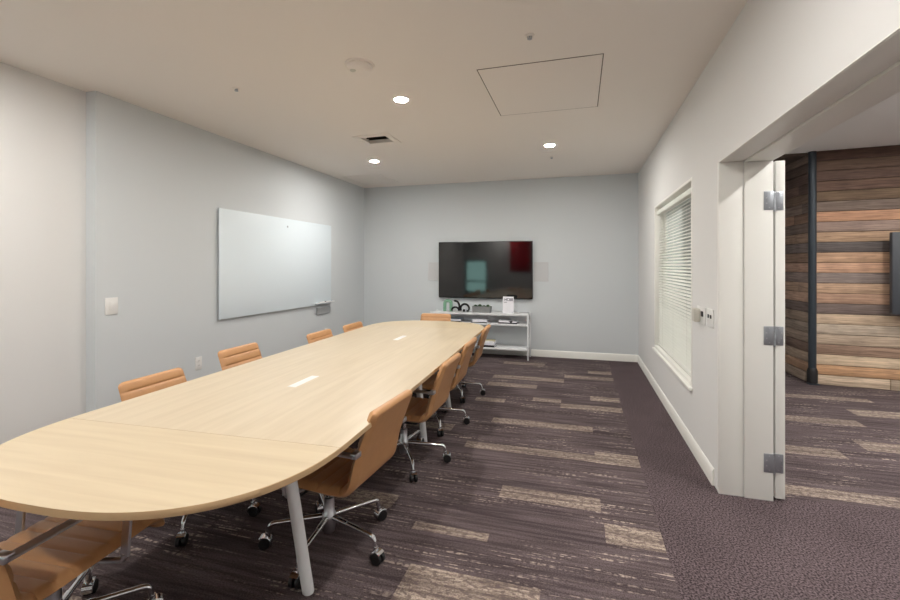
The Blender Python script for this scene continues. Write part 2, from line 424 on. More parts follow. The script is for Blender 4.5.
# window in the right wall: white lining, stool, sash and glass
bm = new()
box(bm, (XR-.002, WY0-.03, WZ0-.03), (XR+.10, WY0+.004, WZ1+.02), .002); box(bm, (XR-.002, WY1-.004, WZ0-.03), (XR+.10, WY1+.03, WZ1+.02), .002)
box(bm, (XR-.002, WY0+.004, WZ1-.004), (XR+.10, WY1-.004, WZ1+.02), .002)
box(bm, (XR-.002, WY0+.004, WZ0-.03), (XR+.10, WY1-.004, WZ0+.004), .002)
win = struct('window_1', bm, 'trim', label='window with lowered white blind beside the door opening')
bm = new()
for y0, y1, z0, z1 in ((WY0+.004, WY0+.05, WZ0, WZ1), (WY1-.05, WY1-.004, WZ0, WZ1), (WY0+.05, WY1-.05, WZ0, WZ0+.05), (WY0+.05, WY1-.05, WZ1-.05, WZ1)):
    box(bm, (XR+.09, y0, z0), (XR+.13, y1, z1), .002)
obj('window_frame', bm, 'trim', win)
bm = new(); box(bm, (XR+.108, WY0+.045, WZ0+.045), (XR+.114, WY1-.045, WZ1-.045)); obj('pane', bm, 'glass', win)
bm = new(); box(bm, (XR-.025, WY0-.035, WZ0-.052), (XR+.09, WY1+.035, WZ0-.028), .004); obj('window_sill', bm, 'trim', win)
# blind
bl = thing('window_blind', 'white horizontal slat blind lowered over the window in the right wall', 'blind', (XR+.045, (WY0+WY1)/2, WZ0))
bh = WZ1-WZ0; hw = (WY1-WY0)/2-.012
bm = new(); box(bm, (-.028, -hw, bh-.085), (.028, hw, bh-.040), .003); obj('headrail', bm, 'slat', bl)
bm = new()
ns = 50; zt, zb = bh-.10, .045
for k in range(ns):
    z = zb+(zt-zb)*k/(ns-1)
    rings = []
    for y in (-hw+.004, hw-.004):
        prof = []
        for t in (-1, -.5, 0, .5, 1): prof.append((t*.0105, z+t*.0080+0.002*(1-t*t)))
        prof = [(a-.0012*(1-(i-2)**2/4), b) for i, (a, b) in enumerate(prof)]
        rings.append([(a, y, b) for a, b in prof]+[(a+.0008, y, b+.0002) for a, b in reversed(prof)])
    loft(bm, rings)
obj('slats', bm, 'slat', bl)
bm = new(); box(bm, (-.018, -hw+.002, .008), (.018, hw-.002, .028), .003); obj('bottom_rail', bm, 'slat', bl)
for s in (-.55, 0, .55):
    bm = new(); tube(bm, [(-.016, s, .02), (-.016, s, bh-.06)], .0009, 6); obj('ladder_cord', bm, 'slat', bl)

# ------------------------------------------------------------------ lounge beyond the door: plank walls, soffit, post, screen
plank_cols = [(82, 60, 50), (92, 72, 60), (98, 76, 66), (100, 76, 64), (122, 98, 76), (112, 96, 86), (152, 112, 86), (124, 104, 94), (176, 142, 112), (92, 84, 82),  # top to bottom; upper tones partly wood, partly shade put into the colour
              (178, 140, 110), (182, 140, 112), (124, 110, 104), (178, 144, 116), (184, 144, 118), (116, 100, 94), (194, 168, 140), (166, 150, 132), (176, 154, 132),
              (150, 120, 100), (176, 154, 128), (192, 146, 106), (168, 148, 126)]
def plank_wall(name, p0, p1, cols, seed):
    rnd = random.Random(seed); p0, p1 = Vector(p0), Vector(p1); d = (p1-p0); L = d.length; d.normalize(); n = Vector((d.y, -d.x, 0))
    bm = new(); lay = bm.loops.layers.float_color.new('plank'); h = CEIL/len(cols); z = CEIL
    for c in cols:
        hh = h; x = -rnd.random()*0.9
        while x < L:
            l = rnd.uniform(1.3, 2.6); a, b = max(0, x), min(L, x+l); x += l
            if b-a < .02: continue
            t = .018+rnd.random()*.008; q = rnd.uniform(.86, 1.12)
            g = sum(c)/3; cc = lin(*[min(255, (v*.82+g*.18)*q*1.12) for v in c])
            before = set(bm.faces)
            vs = box(bm, (a+.001, 0, z-hh+.005), (b-.001, t, z-.001), .002)
            for f in set(bm.faces)-before:
                for lp in f.loops: lp[lay] = cc
            m = Matrix((( d.x, n.x, 0, p0.x), (d.y, n.y, 0, p0.y), (0, 0, 1, 0), (0, 0, 0, 1)))
            bmesh.ops.transform(bm, matrix=m, verts=list(set(v for f in set(bm.faces)-before for v in f.verts)))
        z -= hh
    before = set(bm.faces)
    vs = box(bm, (0, -.08, 0), (L, -.001, CEIL)); m = Matrix(((d.x, n.x, 0, p0.x), (d.y, n.y, 0, p0.y), (0, 0, 1, 0), (0, 0, 0, 1)))
    for f in set(bm.faces)-before:
        for lp in f.loops: lp[lay] = lin(16, 13, 11)
    bmesh.ops.transform(bm, matrix=m, verts=vs)
    return struct(name, bm, 'plank', label='wall of reclaimed horizontal wooden planks beyond the door')
plank_wall('wall_lounge_planks', (2.69, 6.24), (5.99, 5.90), plank_cols, 3)
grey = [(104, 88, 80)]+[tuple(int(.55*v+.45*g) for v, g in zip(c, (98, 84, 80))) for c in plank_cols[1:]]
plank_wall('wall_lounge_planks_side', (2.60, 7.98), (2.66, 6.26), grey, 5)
bm = new(); box(bm, (XO+.05, 6.27, CEIL-.03), (2.62, 7.98, CEIL-.001)); struct('ceiling_lounge_soffit', bm, 'soffit')
bm = new(); tube(bm, [(2.655, 6.235, 0), (2.655, 6.235, CEIL)], .04, 20); box(bm, (2.60, 6.18, 0), (2.71, 6.255, .012), .002)
post = recenter(obj('steel_post', bm, 'steel_post'), (2.655, 6.235, 0)); tag(post, 'dark steel post at the corner of the plank wall in the lounge', 'post')
bm = new(); lathe(bm, [(.045, .012), (.052, .02), (.052, .16), (.042, .19)], 20); obj('foot_sleeve', bm, 'black_mech', post)
tv2 = thing('wall_screen', 'dark grey screen mounted on the plank wall in the lounge, cut by the picture edge', 'screen', (4.08, 5.93, .87), math.radians(-6))
bm = new(); box(bm, (-.80, -.035, 0), (.80, .03, .90), .006); obj('casing', bm, 'grey_tv', tv2)
bm = new(); box(bm, (-.68, -.037, .10), (.68, -.0345, .80)); obj('screen', bm, 'screen', tv2)
bm = new(); box(bm, (-.25, .03, .25), (.25, .10, .65), .004); obj('wall_bracket', bm, 'black_mech', tv2)

# ------------------------------------------------------------------ ceiling fittings
def downlight(x, y, label, grp='recessed ceiling lights', m='lamp'):
    t = thing('downlight', label, 'ceiling light', (x, y, CEIL), 0, grp)
    bm = new(); lathe(bm, [(.050, -.001), (.054, -.007), (.068, -.005), (.072, -.001), (.072, .0), (.050, .0)], 36); obj('trim_ring', bm, 'white_plastic', t)
    bm = new(); lathe(bm, [(.0005, -.0052), (.046, -.0050), (.0498, -.003), (.0498, -.0005), (.0005, -.0005)], 36); obj('diffuser', bm, m, t)
    return t
downlight(-1.39, 3.33, 'round lit ceiling downlight beside the smoke detector, nearest the camera')
downlight(-2.54, 5.19, 'round lit ceiling downlight behind the square vent, towards the left wall')
downlight(-.32, 5.06, 'round lit ceiling downlight behind the access panel, on the right')
for p in ((-.25, 1.30), (-2.72, 1.42), (-1.45, -.5), (-2.72, -1.9)):
    downlight(*p, 'round ceiling downlight outside the picture, overhead or behind the camera')
for p in ((1.92, 2.25), (4.7, 4.6), (3.2, 4.6), (3.6, 2.4), (1.92, 4.6), (5.3, 3.0), (4.8, .8), (3.2, .3)):  # first ones placed from cast shadows; later ones are unseen extras brightening the lounge
    downlight(*p, 'round ceiling downlight in the lounge beyond the door, outside the picture, one of a set enlarged to brighten the room', 'lounge ceiling lights')

sd = thing('smoke_detector', 'round white smoke detector on the ceiling', 'smoke detector', (-1.42, 2.68, CEIL))
bm = new(); lathe(bm, [(.0005, -.014), (.098, -.012), (.100, -.006), (.100, 0), (.0005, 0)], 40); obj('base_plate', bm, 'ceil', sd)
bm = new(); lathe(bm, [(.0005, -.046), (.045, -.046), (.068, -.040), (.080, -.028), (.086, -.0142), (.0005, -.0142)], 40); obj('cover', bm, 'ceil', sd)
bm = new(); lathe(bm, [(.0005, -.0515), (.016, -.0515), (.020, -.047), (.020, -.0455), (.0005, -.0455)], 24, (-.035, -.03, 0)); obj('test_button', bm, 'ivory', sd)

vt = thing('ceiling_vent', 'square white ceiling vent with a dark open slot', 'vent', ((VX0+VX1)/2, (VY0+VY1)/2, CEIL))
bm = new(); a, b = (VX1-VX0)/2, (VY1-VY0)/2
for x0, x1, y0, y1 in ((-a-.06, a+.06, -b-.06, -b+.005), (-a-.06, a+.06, b-.005, b+.06), (-a-.06, -a+.005, -b+.005, b-.005), (a-.005, a+.06, -b+.005, b-.005)):
    box(bm, (x0, y0, -.008), (x1, y1, 0), .002)
obj('frame', bm, 'ceil', vt)
for k in range(4):
    bm = new(); y = -b+.045+k*.05
    box(bm, (-a+.004, -.016, -.001), (a-.004, .016, .001), mtx=Matrix.Translation((0, y, .03)) @ Matrix.Rotation(math.radians(42), 4, 'X')); obj('louvre', bm, 'vent_dark', vt)

rg = thing('return_grille', 'faint flat white grille on the ceiling by the back left corner', 'grille', (-3.12, 6.28, CEIL))
bm = new()
for x0, x1, y0, y1 in ((-.32, .32, -.32, -.28), (-.32, .32, .28, .32), (-.32, -.28, -.28, .28), (.28, .32, -.28, .28)): box(bm, (x0, y0, -.008), (x1, y1, 0), .002)
obj('frame', bm, 'ceil', rg)
bm = new()
for k in range(22):
    y = -.268+k*.0255; box(bm, (-.28, y-.008, -.006), (.28, y+.008, -.0008))
obj('grille_bars', bm, 'ceil', rg)
bm = new(); box(bm, (-.28, -.28, -.0012), (.28, .28, 0)); obj('backing', bm, 'gap', rg)

ap = thing('access_panel', 'large flat ceiling access panel outlined by a dark gap', 'ceiling panel', (-.265, 3.46, CEIL))
bm = new(); box(bm, (-.41, -.48, -.003), (.41, .48, 0), .001); obj('panel', bm, 'ceil', ap)
bm = new()
for x0, x1, y0, y1 in ((-.416, -.41, -.486, .486), (.41, .416, -.486, .486), (-.41, .41, .48, .486), (-.41, .41, -.486, -.48)): box(bm, (x0, y0, -.0022), (x1, y1, 0))
obj('gap_edge', bm, 'gap', ap)

def sprinkler(x, y, label):
    t = thing('sprinkler_head', label, 'sprinkler', (x, y, CEIL), 0, 'ceiling sprinkler heads')
    bm = new(); lathe(bm, [(.0005, -.005), (.026, -.004), (.028, 0), (.0005, 0)], 20); obj('escutcheon', bm, 'ceil', t)
    bm = new(); lathe(bm, [(.0005, -.022), (.014, -.022), (.014, -.020), (.005, -.019), (.005, -.0052), (.0005, -.0052)], 14)
    box(bm, (-.013, -.002, -.0195), (-.009, .002, -.0042)); box(bm, (.009, -.002, -.0195), (.013, .002, -.0042)); obj('deflector', bm, 'grey_steel', t)
sprinkler(-2.51, 2.77, 'small sprinkler head on the ceiling near the left wall')
sprinkler(-.28, 2.62, 'small sprinkler head on the ceiling at the camera end of the access panel')
sprinkler(-.33, 5.62, 'small sprinkler head on the ceiling just behind the right rear downlight')

# ------------------------------------------------------------------ things on the walls
wb = thing('whiteboard', 'frameless white glass whiteboard on the left wall', 'whiteboard', (XL, 4.76, .845))
bm = new(); box(bm, (.022, -1.07, 0), (.030, 1.07, 1.155), .0015); obj('glass_panel', bm, 'glass_board', wb)
bm = new(); box(bm, (.0005, -1.05, .02), (.0215, 1.05, 1.135), .002); obj('backing', bm, 'board_edge', wb)
bm = new(); lathe(bm, [(.0005, .0302), (.013, .0302), (.013, .0335), (.0005, .0335)], 16, (0, .04, 1.055), 'x'); obj('logo_dot', bm, 'grey_steel', wb)  # small dark logo mark on the glass, built as a raised disc
bm = new(); box(bm, (.0305, .64, .022), (.085, 1.075, .030), .002); box(bm, (.081, .64, .030), (.085, 1.075, .042), .001); obj('pen_tray', bm, 'white_metal', wb)
for k, c in enumerate(('black_gloss', 'bluegrey')):
    bm = new(); tube(bm, [(.058, .72+k*.16, .0385), (.058, .84+k*.16, .0385)], .008, 10)
    o = obj('marker_pen', bm, 'white_plastic'); recenter(o, (.058, .78+k*.16, .0302)); o.location = Vector((XL, 4.76, .845))+Vector((.058, .78+k*.16, .0302))
    tag(o, ('white marker pen lying on the whiteboard tray, nearer the camera', 'white marker pen lying on the whiteboard tray, nearer the far end')[k], 'marker', 'markers on the tray')
    bm = new(); tube(bm, [(0, .058, .0083), (0, .064, .0083), (0, .095, .0083)], [.0075, .009, .0085], 10); obj('cap', bm, c, o)
bm = new(); box(bm, (0, -.17, -.048), (.022, .17, .048), .004)
er = recenter(obj('wall_bracket', bm, 'wall_box_grey'), (0, 0, 0)); er.location = (XL, 5.65, .755); tag(er, 'grey box on the wall just under the right end of the whiteboard tray', 'wall box')

def plate(name, label, cat, loc, rz, h=.125, w=.078, kind='decora', group=None):
    t = thing(name, label, cat, loc, rz, group)       # local +x points into the room
    bm = new(); box(bm, (0, -w/2, -h/2), (.0065, w/2, h/2), .0025); obj('cover_plate', bm, 'white_plastic', t)
    if kind == 'decora':
        bm = new(); box(bm, (.0066, -.017, -.034), (.010, .017, .034), .0015); obj('rocker', bm, 'white_plastic', t)
    elif kind == 'outlet':
        for s in (-.021, .021):
            bm = new(); lathe(bm, [(.0005, .0066), (.017, .0066), (.016, .0085), (.0005, .0085)], 18, (0, 0, s), 'x'); r = obj('receptacle', bm, 'white_plastic', t)
            bm = new()
            for yy in (-.006, .006): box(bm, (.0086, yy-.001, s-.002), (.0089, yy+.001, s+.008))
            obj('slot', bm, 'black_mech', r)
    return t
plate('light_switch', 'white light switch on the left wall near the wall corner', 'light switch', (XL, 2.62, 1.08), 0, h=.135, w=.10)
plate('wall_outlet', 'white power outlet low on the left wall between two chair backs', 'outlet', (XL, 3.46, .445), 0, kind='outlet')
lo = plate('wall_outlet', 'white power outlet on the left wall below the right part of the whiteboard', 'outlet', (XL, 5.72, .42), 0, kind='outlet')
ts = plate('thermostat', 'wall plate with a protruding beige control beside the window', 'thermostat', (XR, 3.47, 1.055), PI, h=.12, w=.20, kind='none')
bm = new(); box(bm, (.0066, -.075, -.05), (.05, -.005, .045), .010); obj('control_box', bm, 'ivory', ts)
bm = new(); box(bm, (.0066, .035, -.005), (.016, .065, .032), .003); obj('dark_button', bm, 'dark_cover', ts)
sw = plate('light_switch', 'white switch plate with two small dark toggles beside the door opening', 'light switch', (XR, 3.245, 1.06), PI, h=.12, w=.13, kind='none')
for yy in (-.028, .028):
    bm = new(); box(bm, (.0066, yy-.007, -.002), (.013, yy+.007, .022), .002); obj('toggle', bm, 'grey_tv', sw)

# television and the flush speakers either side
tv = thing('television', 'large black television on the back wall above the white console', 'television', (-1.45, YB, .885))
bm = new(); box(bm, (-.76, -.062, 0), (.76, -.022, .905), .004); obj('casing', bm, 'black_gloss', tv)
bm = new(); box(bm, (-.750, -.0636, .014), (.750, -.0622, .895)); obj('screen', bm, 'screen', tv)
bm = new(); box(bm, (-.3, -.022, .2), (.3, -.0005, .7), .002); obj('wall_bracket', bm, 'black_mech', tv)
for x, s in ((-2.31, 'left'), (-.565, 'right')):
    sp = thing('wall_speaker', 'pale flush wall speaker to the %s of the television' % s, 'speaker', (x, YB, 1.31), 0, 'wall speakers')
    w = .09 if s == 'left' else .10
    bm = new()
    for x0, x1, z0, z1 in ((-w-.01, -w, -.15, .15), (w, w+.01, -.15, .15), (-w, w, -.15, -.14), (-w, w, .14, .15)): box(bm, (x0, -.012, z0), (x1, 0, z1), .001)
    obj('frame', bm, 'speaker', sp)
    bm = new(); box(bm, (-w, -.010, -.14), (w, 0, .14)); obj('grille', bm, 'speaker', sp)

# ------------------------------------------------------------------ console shelf and what stands on it
cx, cy = -1.485, 6.735; CW, CD = .745, .165
cs = thing('console_shelf', 'white metal console shelf against the back wall under the television', 'shelf', (cx, cy, 0))
for z in (.68, .53, .165):
    bm = new(); box(bm, (-CW, -CD, z-.026), (CW, CD, z), .002); obj('shelf_board', bm, 'white_metal', cs)
for sx in (-1, 1):
    for sy in (-1, 1):
        bm = new(); x, y = sx*(CW+.0115), sy*(CD-.012); box(bm, (x-.011, y-.011, 0), (x+.011, y+.011, .685), .002); obj('leg', bm, 'white_metal', cs)
bm = new()
box(bm, (-CW, CD-.012, .532), (CW, CD-.006, .653)); obj('back_panel', bm, 'white_metal', cs)
TZ, SZ, LZ = .6803, .5303, .1653

bm = new()
tube(bm, fillet([(-.052, 0, 0), (-.052, 0, .165), (.052, 0, .165), (.052, 0, 0)], .05, 8), .026, 14)
g = recenter(obj('arch_ornament', bm, 'green'), (0, 0, 0)); g.location = (-2.01, 6.74, TZ); tag(g, 'pale green arch shaped ornament on the left end of the console', 'ornament')
bm = new()
big = [(-.045, 0, .165)]+[(-.05+.085*math.cos(a)+.0, 0, .09+.085*math.sin(a)) for a in [math.radians(q) for q in range(80, -1, -10)]]+[(.035, 0, .018)]
tube(bm, big, .017, 12)
tube(bm, [(-.09, 0, .0175)]+[(-.032+.056*math.cos(a), 0, .03+.042*math.sin(a)) for a in [math.radians(q) for q in range(170, -1, -17)]]+[(.022, 0, .0175)], .0165, 12)
g = recenter(obj('loop_ornament', bm, 'black_gloss'), (0, 0, 0)); g.location = (-1.84, 6.68, TZ); tag(g, 'black ornament of two arcs, the taller one, beside the green arch', 'ornament')
bm = new()
tube(bm, [(-.062, 0, .0165)]+[(.068*math.cos(a), 0, .055+.068*math.sin(a)) for a in [math.radians(q) for q in range(180, -1, -15)]]+[(.058, 0, .02), (.03, 0, .0168)], .0165, 12)
g = recenter(obj('loop_ornament', bm, 'black_gloss'), (0, 0, 0)); g.location = (-1.722, 6.70, TZ); tag(g, 'black arch ornament with a small ball inside, the shorter one', 'ornament')
bm = new(); bmesh.ops.create_uvsphere(bm, u_segments=16, v_segments=10, radius=.022, matrix=Matrix.Translation((-.014, 0, .022))); obj('ball', bm, 'black_gloss', g)

pl = thing('planter', 'grey rectangular planter of green succulents on the console', 'planter', (-1.45, 6.71, TZ))
bm = new()
W, D, H = .145, .055, .095
loft(bm, [[(sx*(W-i), sy*(D-i), z) for sx, sy in ((-1, -1), (1, -1), (1, 1), (-1, 1))] for i, z in ((.004, 0), (0, H), (.010, H), (.012, H-.02))]); obj('trough', bm, 'planter', pl)
bm = new(); box(bm, (-W+.0125, -D+.0125, H-.022), (W-.0125, D-.0125, H-.012)); obj('soil', bm, 'soil', pl)
rnd = random.Random(4)
for px, py, r in ((-.10, 0, .045), (-.035, .01, .055), (.035, -.008, .038), (.095, .004, .050)):
    bm = new()
    for layer in range(3):
        n = 8-layer
        for k in range(n):
            a = 2*PI*k/n+layer*.4+rnd.random()*.2; tilt = math.radians(18+layer*26); L = r*(1-.16*layer)
            d = Vector((math.cos(a)*math.cos(tilt), math.sin(a)*math.cos(tilt)*.75, math.sin(tilt))); s = Vector((-math.sin(a), math.cos(a), 0)); u = s.cross(d)
            c0 = Vector((px, py, H-.012+.004*layer)); rings = []
            for t, w in ((0, .30), (.35, .8), (.7, 1), (.92, .5), (1, .06)):
                p = c0+d*L*t; q = L*.26*w; rings.append([p+s*q*math.cos(v)+u*q*.45*math.sin(v) for v in [2*PI*j/6 for j in range(6)]])
            loft(bm, rings)
    obj('succulent', bm, 'leaf', pl)

# the printed card in its stand
cd = thing('sign_card', 'white upright card with dark lettering on the console', 'sign', (-1.035, 6.66, TZ))
tilt = Matrix.Rotation(math.radians(-5), 4, 'X')
bm = new(); box(bm, (-.082, -.002, .002), (.082, .002, .255), .0008, mtx=tilt); obj('card', bm, 'paper', cd)
bm = new(); box(bm, (-.082, -.003, 0), (.082, .07, .0025), .0008); obj('stand_foot', bm, 'white_plastic', cd)
cu = bpy.data.curves.new('lettering', 'FONT'); cu.body = 'HCBB'; cu.size = .075; cu.align_x = 'CENTER'; cu.align_y = 'CENTER'; cu.extrude = .0004; cu.offset = .0012
tmp = bpy.data.objects.new('tmp_text', cu); COL.objects.link(tmp); bpy.context.view_layer.update()
me = bpy.data.meshes.new_from_object(tmp.evaluated_get(bpy.context.evaluated_depsgraph_get())); bpy.data.objects.remove(tmp)
me.transform(tilt @ Matrix.Translation((.006, -.0028, .208)) @ Matrix.Rotation(PI/2, 4, 'X') @ Matrix.Diagonal((.68, .78, 1, 1)))
me.materials.clear(); me.materials.append(M['ink']); lt = bpy.data.objects.new('lettering', me); COL.objects.link(lt); lt.parent = cd
bm = new(); box(bm, (-.066, -.0028, .166), (-.02, -.0022, .173), mtx=tilt); obj('small_print', bm, 'ink', cd)

def book(name, label, x, y, z, w, d, h, cover, rz=0.0, cat='book', group='books and papers on the console shelves'):
    t = thing(name, label, cat, (x, y, z), rz, group)
    if h < .012:
        bm = new(); box(bm, (-w/2, -d/2, 0), (w/2, d/2, h), .001); obj('cover', bm, cover, t); return t
    bm = new(); box(bm, (-w/2+.004, -d/2+.002, .0025), (w/2-.004, d/2-.004, h-.0025)); obj('pages', bm, 'paper', t)
    bm = new()
    box(bm, (-w/2, -d/2, 0), (w/2, d/2, .0024), .0008); box(bm, (-w/2, -d/2, h-.0024), (w/2, d/2, h), .0008); box(bm, (-w/2, d/2-.003, .0024), (w/2, d/2, h-.0024)); obj('cover', bm, cover, t)
    return t
book('book', 'dark book at the bottom of the pile on the middle shelf, left end', -1.90, 6.70, SZ, .27, .20, .018, 'dark_cover', PI)
book('book', 'blue grey book on top of the dark book, middle shelf left end', -1.895, 6.705, SZ+.0182, .26, .19, .026, 'bluegrey', .03)
book('book', 'slim dark book under white papers, middle shelf centre', -1.47, 6.69, SZ, .25, .20, .014, 'dark_cover', PI-.05)
book('magazine', 'thick white magazine on the slim dark book, middle shelf centre', -1.465, 6.69, SZ+.0142, .23, .19, .034, 'paper', .04, 'magazine')
book('book', 'black book at the bottom of the pile on the middle shelf, right side', -1.085, 6.70, SZ, .20, .18, .018, 'dark_cover', PI+.05)
book('magazine', 'white magazine lying on the black book, middle shelf right side', -1.085, 6.70, SZ+.0182, .17, .17, .028, 'paper', -.06, 'magazine')
book('book', 'small dark book at the right end of the middle shelf', -.93, 6.69, SZ, .085, .15, .016, 'dark_cover', PI-.1)
book('notepad', 'small white notepad on the small dark book, middle shelf right end', -.935, 6.69, SZ+.0162, .07, .12, .022, 'paper', -.05, 'notepad')
book('binder', 'black binder at the bottom of the pile on the lowest shelf', -1.37, 6.70, LZ, .27, .22, .030, 'dark_cover', PI, 'binder')
book('book', 'thick white book on the black binder on the lowest shelf', -1.37, 6.70, LZ+.0302, .26, .20, .045, 'paper', .02)
book('notepad', 'beige notepad topmost of the pile on the lowest shelf', -1.32, 6.71, LZ+.0754, .15, .16, .016, 'beige_cover', .05, 'notepad')

# ------------------------------------------------------------------ the conference table
TROT = math.radians(2.4); TC = Vector((-1.591, 3.036, 0)); TW, TL, TE, TT = .668, 2.170, .65, .023
TTOP = .72
tb = thing('conference_table', 'long pale maple boat shaped conference table on white legs', 'table', TC, TROT)
def half_w(y):
    e = abs(y)-(TL-TE)
    if e <= 0: return TW
    q = min(1, e/TE); return TW*max(0, 1-q**2.55)**(1/2.55)
def slab(y0, y1, name, m):
    n = 64
    # sample finely near the ends
    yy = []
    for k in range(n+1):
        a = k/n
        if y1 >= TL-1e-6: a = math.sin(a*PI/2)
        elif y0 <= -TL+1e-6: a = 1-math.cos(a*PI/2)
        yy.append(y0+(y1-y0)*a)
    pts = [(half_w(y), y) for y in yy]+[(-half_w(y), y) for y in reversed(yy)]
    cl = []
    for p in pts:
        if not cl or (Vector(p)-Vector(cl[-1])).length > 1e-4: cl.append(p)
    if (Vector(cl[0])-Vector(cl[-1])).length < 1e-4: cl.pop()
    bm = new(); ch = .002
    def ring(inset, z): return [(x-math.copysign(min(abs(x), inset), x), y, z) for x, y in cl]
    vr = loft(bm, [ring(ch, TTOP-TT), ring(0, TTOP-TT+ch), ring(0, TTOP-ch), ring(ch, TTOP)], cap=True)
    bm.faces.ensure_lookup_table()
    for f in bm.faces:
        f.material_index = 1
    for f in bm.faces:
        if len(f.verts) > 4 and f.calc_center_median().z > TTOP-.001: f.material_index = 0
    return obj(name, bm, [m, 'maple_edge'], tb, smooth=40)
SEAM = 1.596
slab(-TL, -SEAM-.0008, 'tabletop', 'maple_cross'); slab(-SEAM+.0008, SEAM-.0008, 'tabletop', 'maple_long'); slab(SEAM+.0008, TL, 'tabletop', 'maple_cross')
for y in (-SEAM, SEAM):
    bm = new(); box(bm, (-half_w(y)+.02, y-.0035, TTOP-.02), (half_w(y)-.02, y+.0035, TTOP-.0006)); obj('joint', bm, 'hatch_gap', tb)
def tleg(fx, fy, tx, ty):
    bm = new(); a, b = Vector((fx, fy, .004)), Vector((tx, ty, TTOP-TT-.008)); d = b-a
    rings = []
    for t, r in ((0, .022), (.006, .0245), (.05, .025), (1, .027)):
        p = a+d*t; rings.append([(p.x+r*math.cos(2*PI*k/20), p.y+r*math.sin(2*PI*k/20), p.z) for k in range(20)])
    loft(bm, rings); lg = obj('leg', bm, 'white_metal', tb)
    bm = new(); lathe(bm, [(.017, 0), (.019, .002), (.019, .0038), (.0005, .0038)], 16, (fx, fy, 0)); obj('glide', bm, 'black_rubber', lg)
    bm = new(); box(bm, (tx-.05, ty-.05, TTOP-TT-.008), (tx+.05, ty+.05, TTOP-TT-.0003), .002); obj('mounting_plate', bm, 'white_metal', lg)
for fx, fy, tx, ty in ((.420, -1.415, .27, -1.38), (-.60, -1.585, -.46, -1.44), (.424, .24, .34, .28), (-.424, .24, -.34, .28), (.41, 1.10, .33, 1.06), (-.41, 1.00, -.33, .97)):
    tleg(fx, fy, tx, ty)
for s in (1, -1):
    bm = new(); box(bm, (s*.33-.02, -1.27, TTOP-TT-.045), (s*.33+.02, 1.31, TTOP-TT-.0085), .002); obj('support_beam', bm, 'white_metal', tb)
# flush white cable hatches
for y in (-.785, .835):
    bm = new(); box(bm, (-.025, y-.125, TTOP-.01), (.025, y+.13, TTOP+.0018), .0008); h = obj('cable_hatch', bm, 'white_plastic', tb)
    bm = new(); box(bm, (-.021, y-.12, TTOP+.0019), (.008, y+.12, TTOP+.0032), .0006); obj('flap', bm, 'white_plastic', h)

# ------------------------------------------------------------------ office chairs
CH_W = .221                                               # half width of the padded shell
prof = smooth_path([(.262, 0, .330), (.258, 0, .356), (.235, 0, .376), (.19, 0, .383), (.08, 0, .377), (-.05, 0, .372), (-.15, 0, .368), (-.215, 0, .376),
                    (-.252, 0, .412), (-.268, 0, .470), (-.284, 0, .535), (-.311, 0, .610), (-.341, 0, .690), (-.366, 0, .752)], 10)
cum = [0]
for a, b in zip(prof[:-1], prof[1:]): cum.append(cum[-1]+(b-a).length)
LT = cum[-1]
def at_s(s):
    s = max(0, min(LT, s))
    for i in range(len(cum)-1):
        if cum[i+1] >= s: break
    t = (s-cum[i])/max(1e-9, cum[i+1]-cum[i]); p = prof[i].lerp(prof[i+1], t); d = (prof[min(i+2, len(prof)-1)]-prof[max(i-1, 0)]).normalized()
    n = Vector((-d.z, 0, d.x))
    if n.dot(Vector((0.3, 0, 1))) < 0: n = -n
    return p, n
PITCH = LT/15.0
def shell(s0, s1, round0, round1):
    bm = new(); rings = []; N = max(24, int((s1-s0)/.006))
    for k in range(N+1):
        s = s0+(s1-s0)*k/N; p, n = at_s(s); th = .021; w = CH_W
        R = .030
        back = max(0, (s-.62)/(LT-.62)); w -= .010*back
        for edge, dist in ((round0, s-s0), (round1, s1-s)):
            if edge and dist < R:
                q = math.sqrt(max(0, 1-((R-dist)/R)**2)); w = w-R*(1-q)
            if edge and dist < .016:
                q = math.sqrt(max(0.02, 1-((.016-dist)/.016)**2)); th *= q
        ph = (s/PITCH) % 1.0; dd = min(ph, 1-ph)*PITCH
        groove = .0050*math.exp(-(dd/.0042)**2); puff = .0022*math.sin(PI*ph)
        ring = []
        for j in range(17):                                # inner, upholstered side
            t = 1-2*j/16; y = w*math.copysign(abs(t)**.85, t); e = max(0, (abs(y)-(w-.02))/.02)
            f = math.sqrt(max(0, 1-e*e)); inner = 1 if abs(y) < w-.026 else max(0, (w-abs(y))/.026)
            ring.append(p+Vector((0, y, 0))+n*(th*f+(puff-groove)*inner*(th/.021)))
        for j in range(1, 16):
            t = -1+2*j/16; y = w*math.copysign(abs(t)**.85, t); e = max(0, (abs(y)-(w-.012))/.012); f = math.sqrt(max(0, 1-e*e))
            ring.append(p+Vector((0, y, 0))-n*(th*.85*f))
        rings.append(ring)
    loft(bm, rings); return bm
SPLIT = 8*PITCH
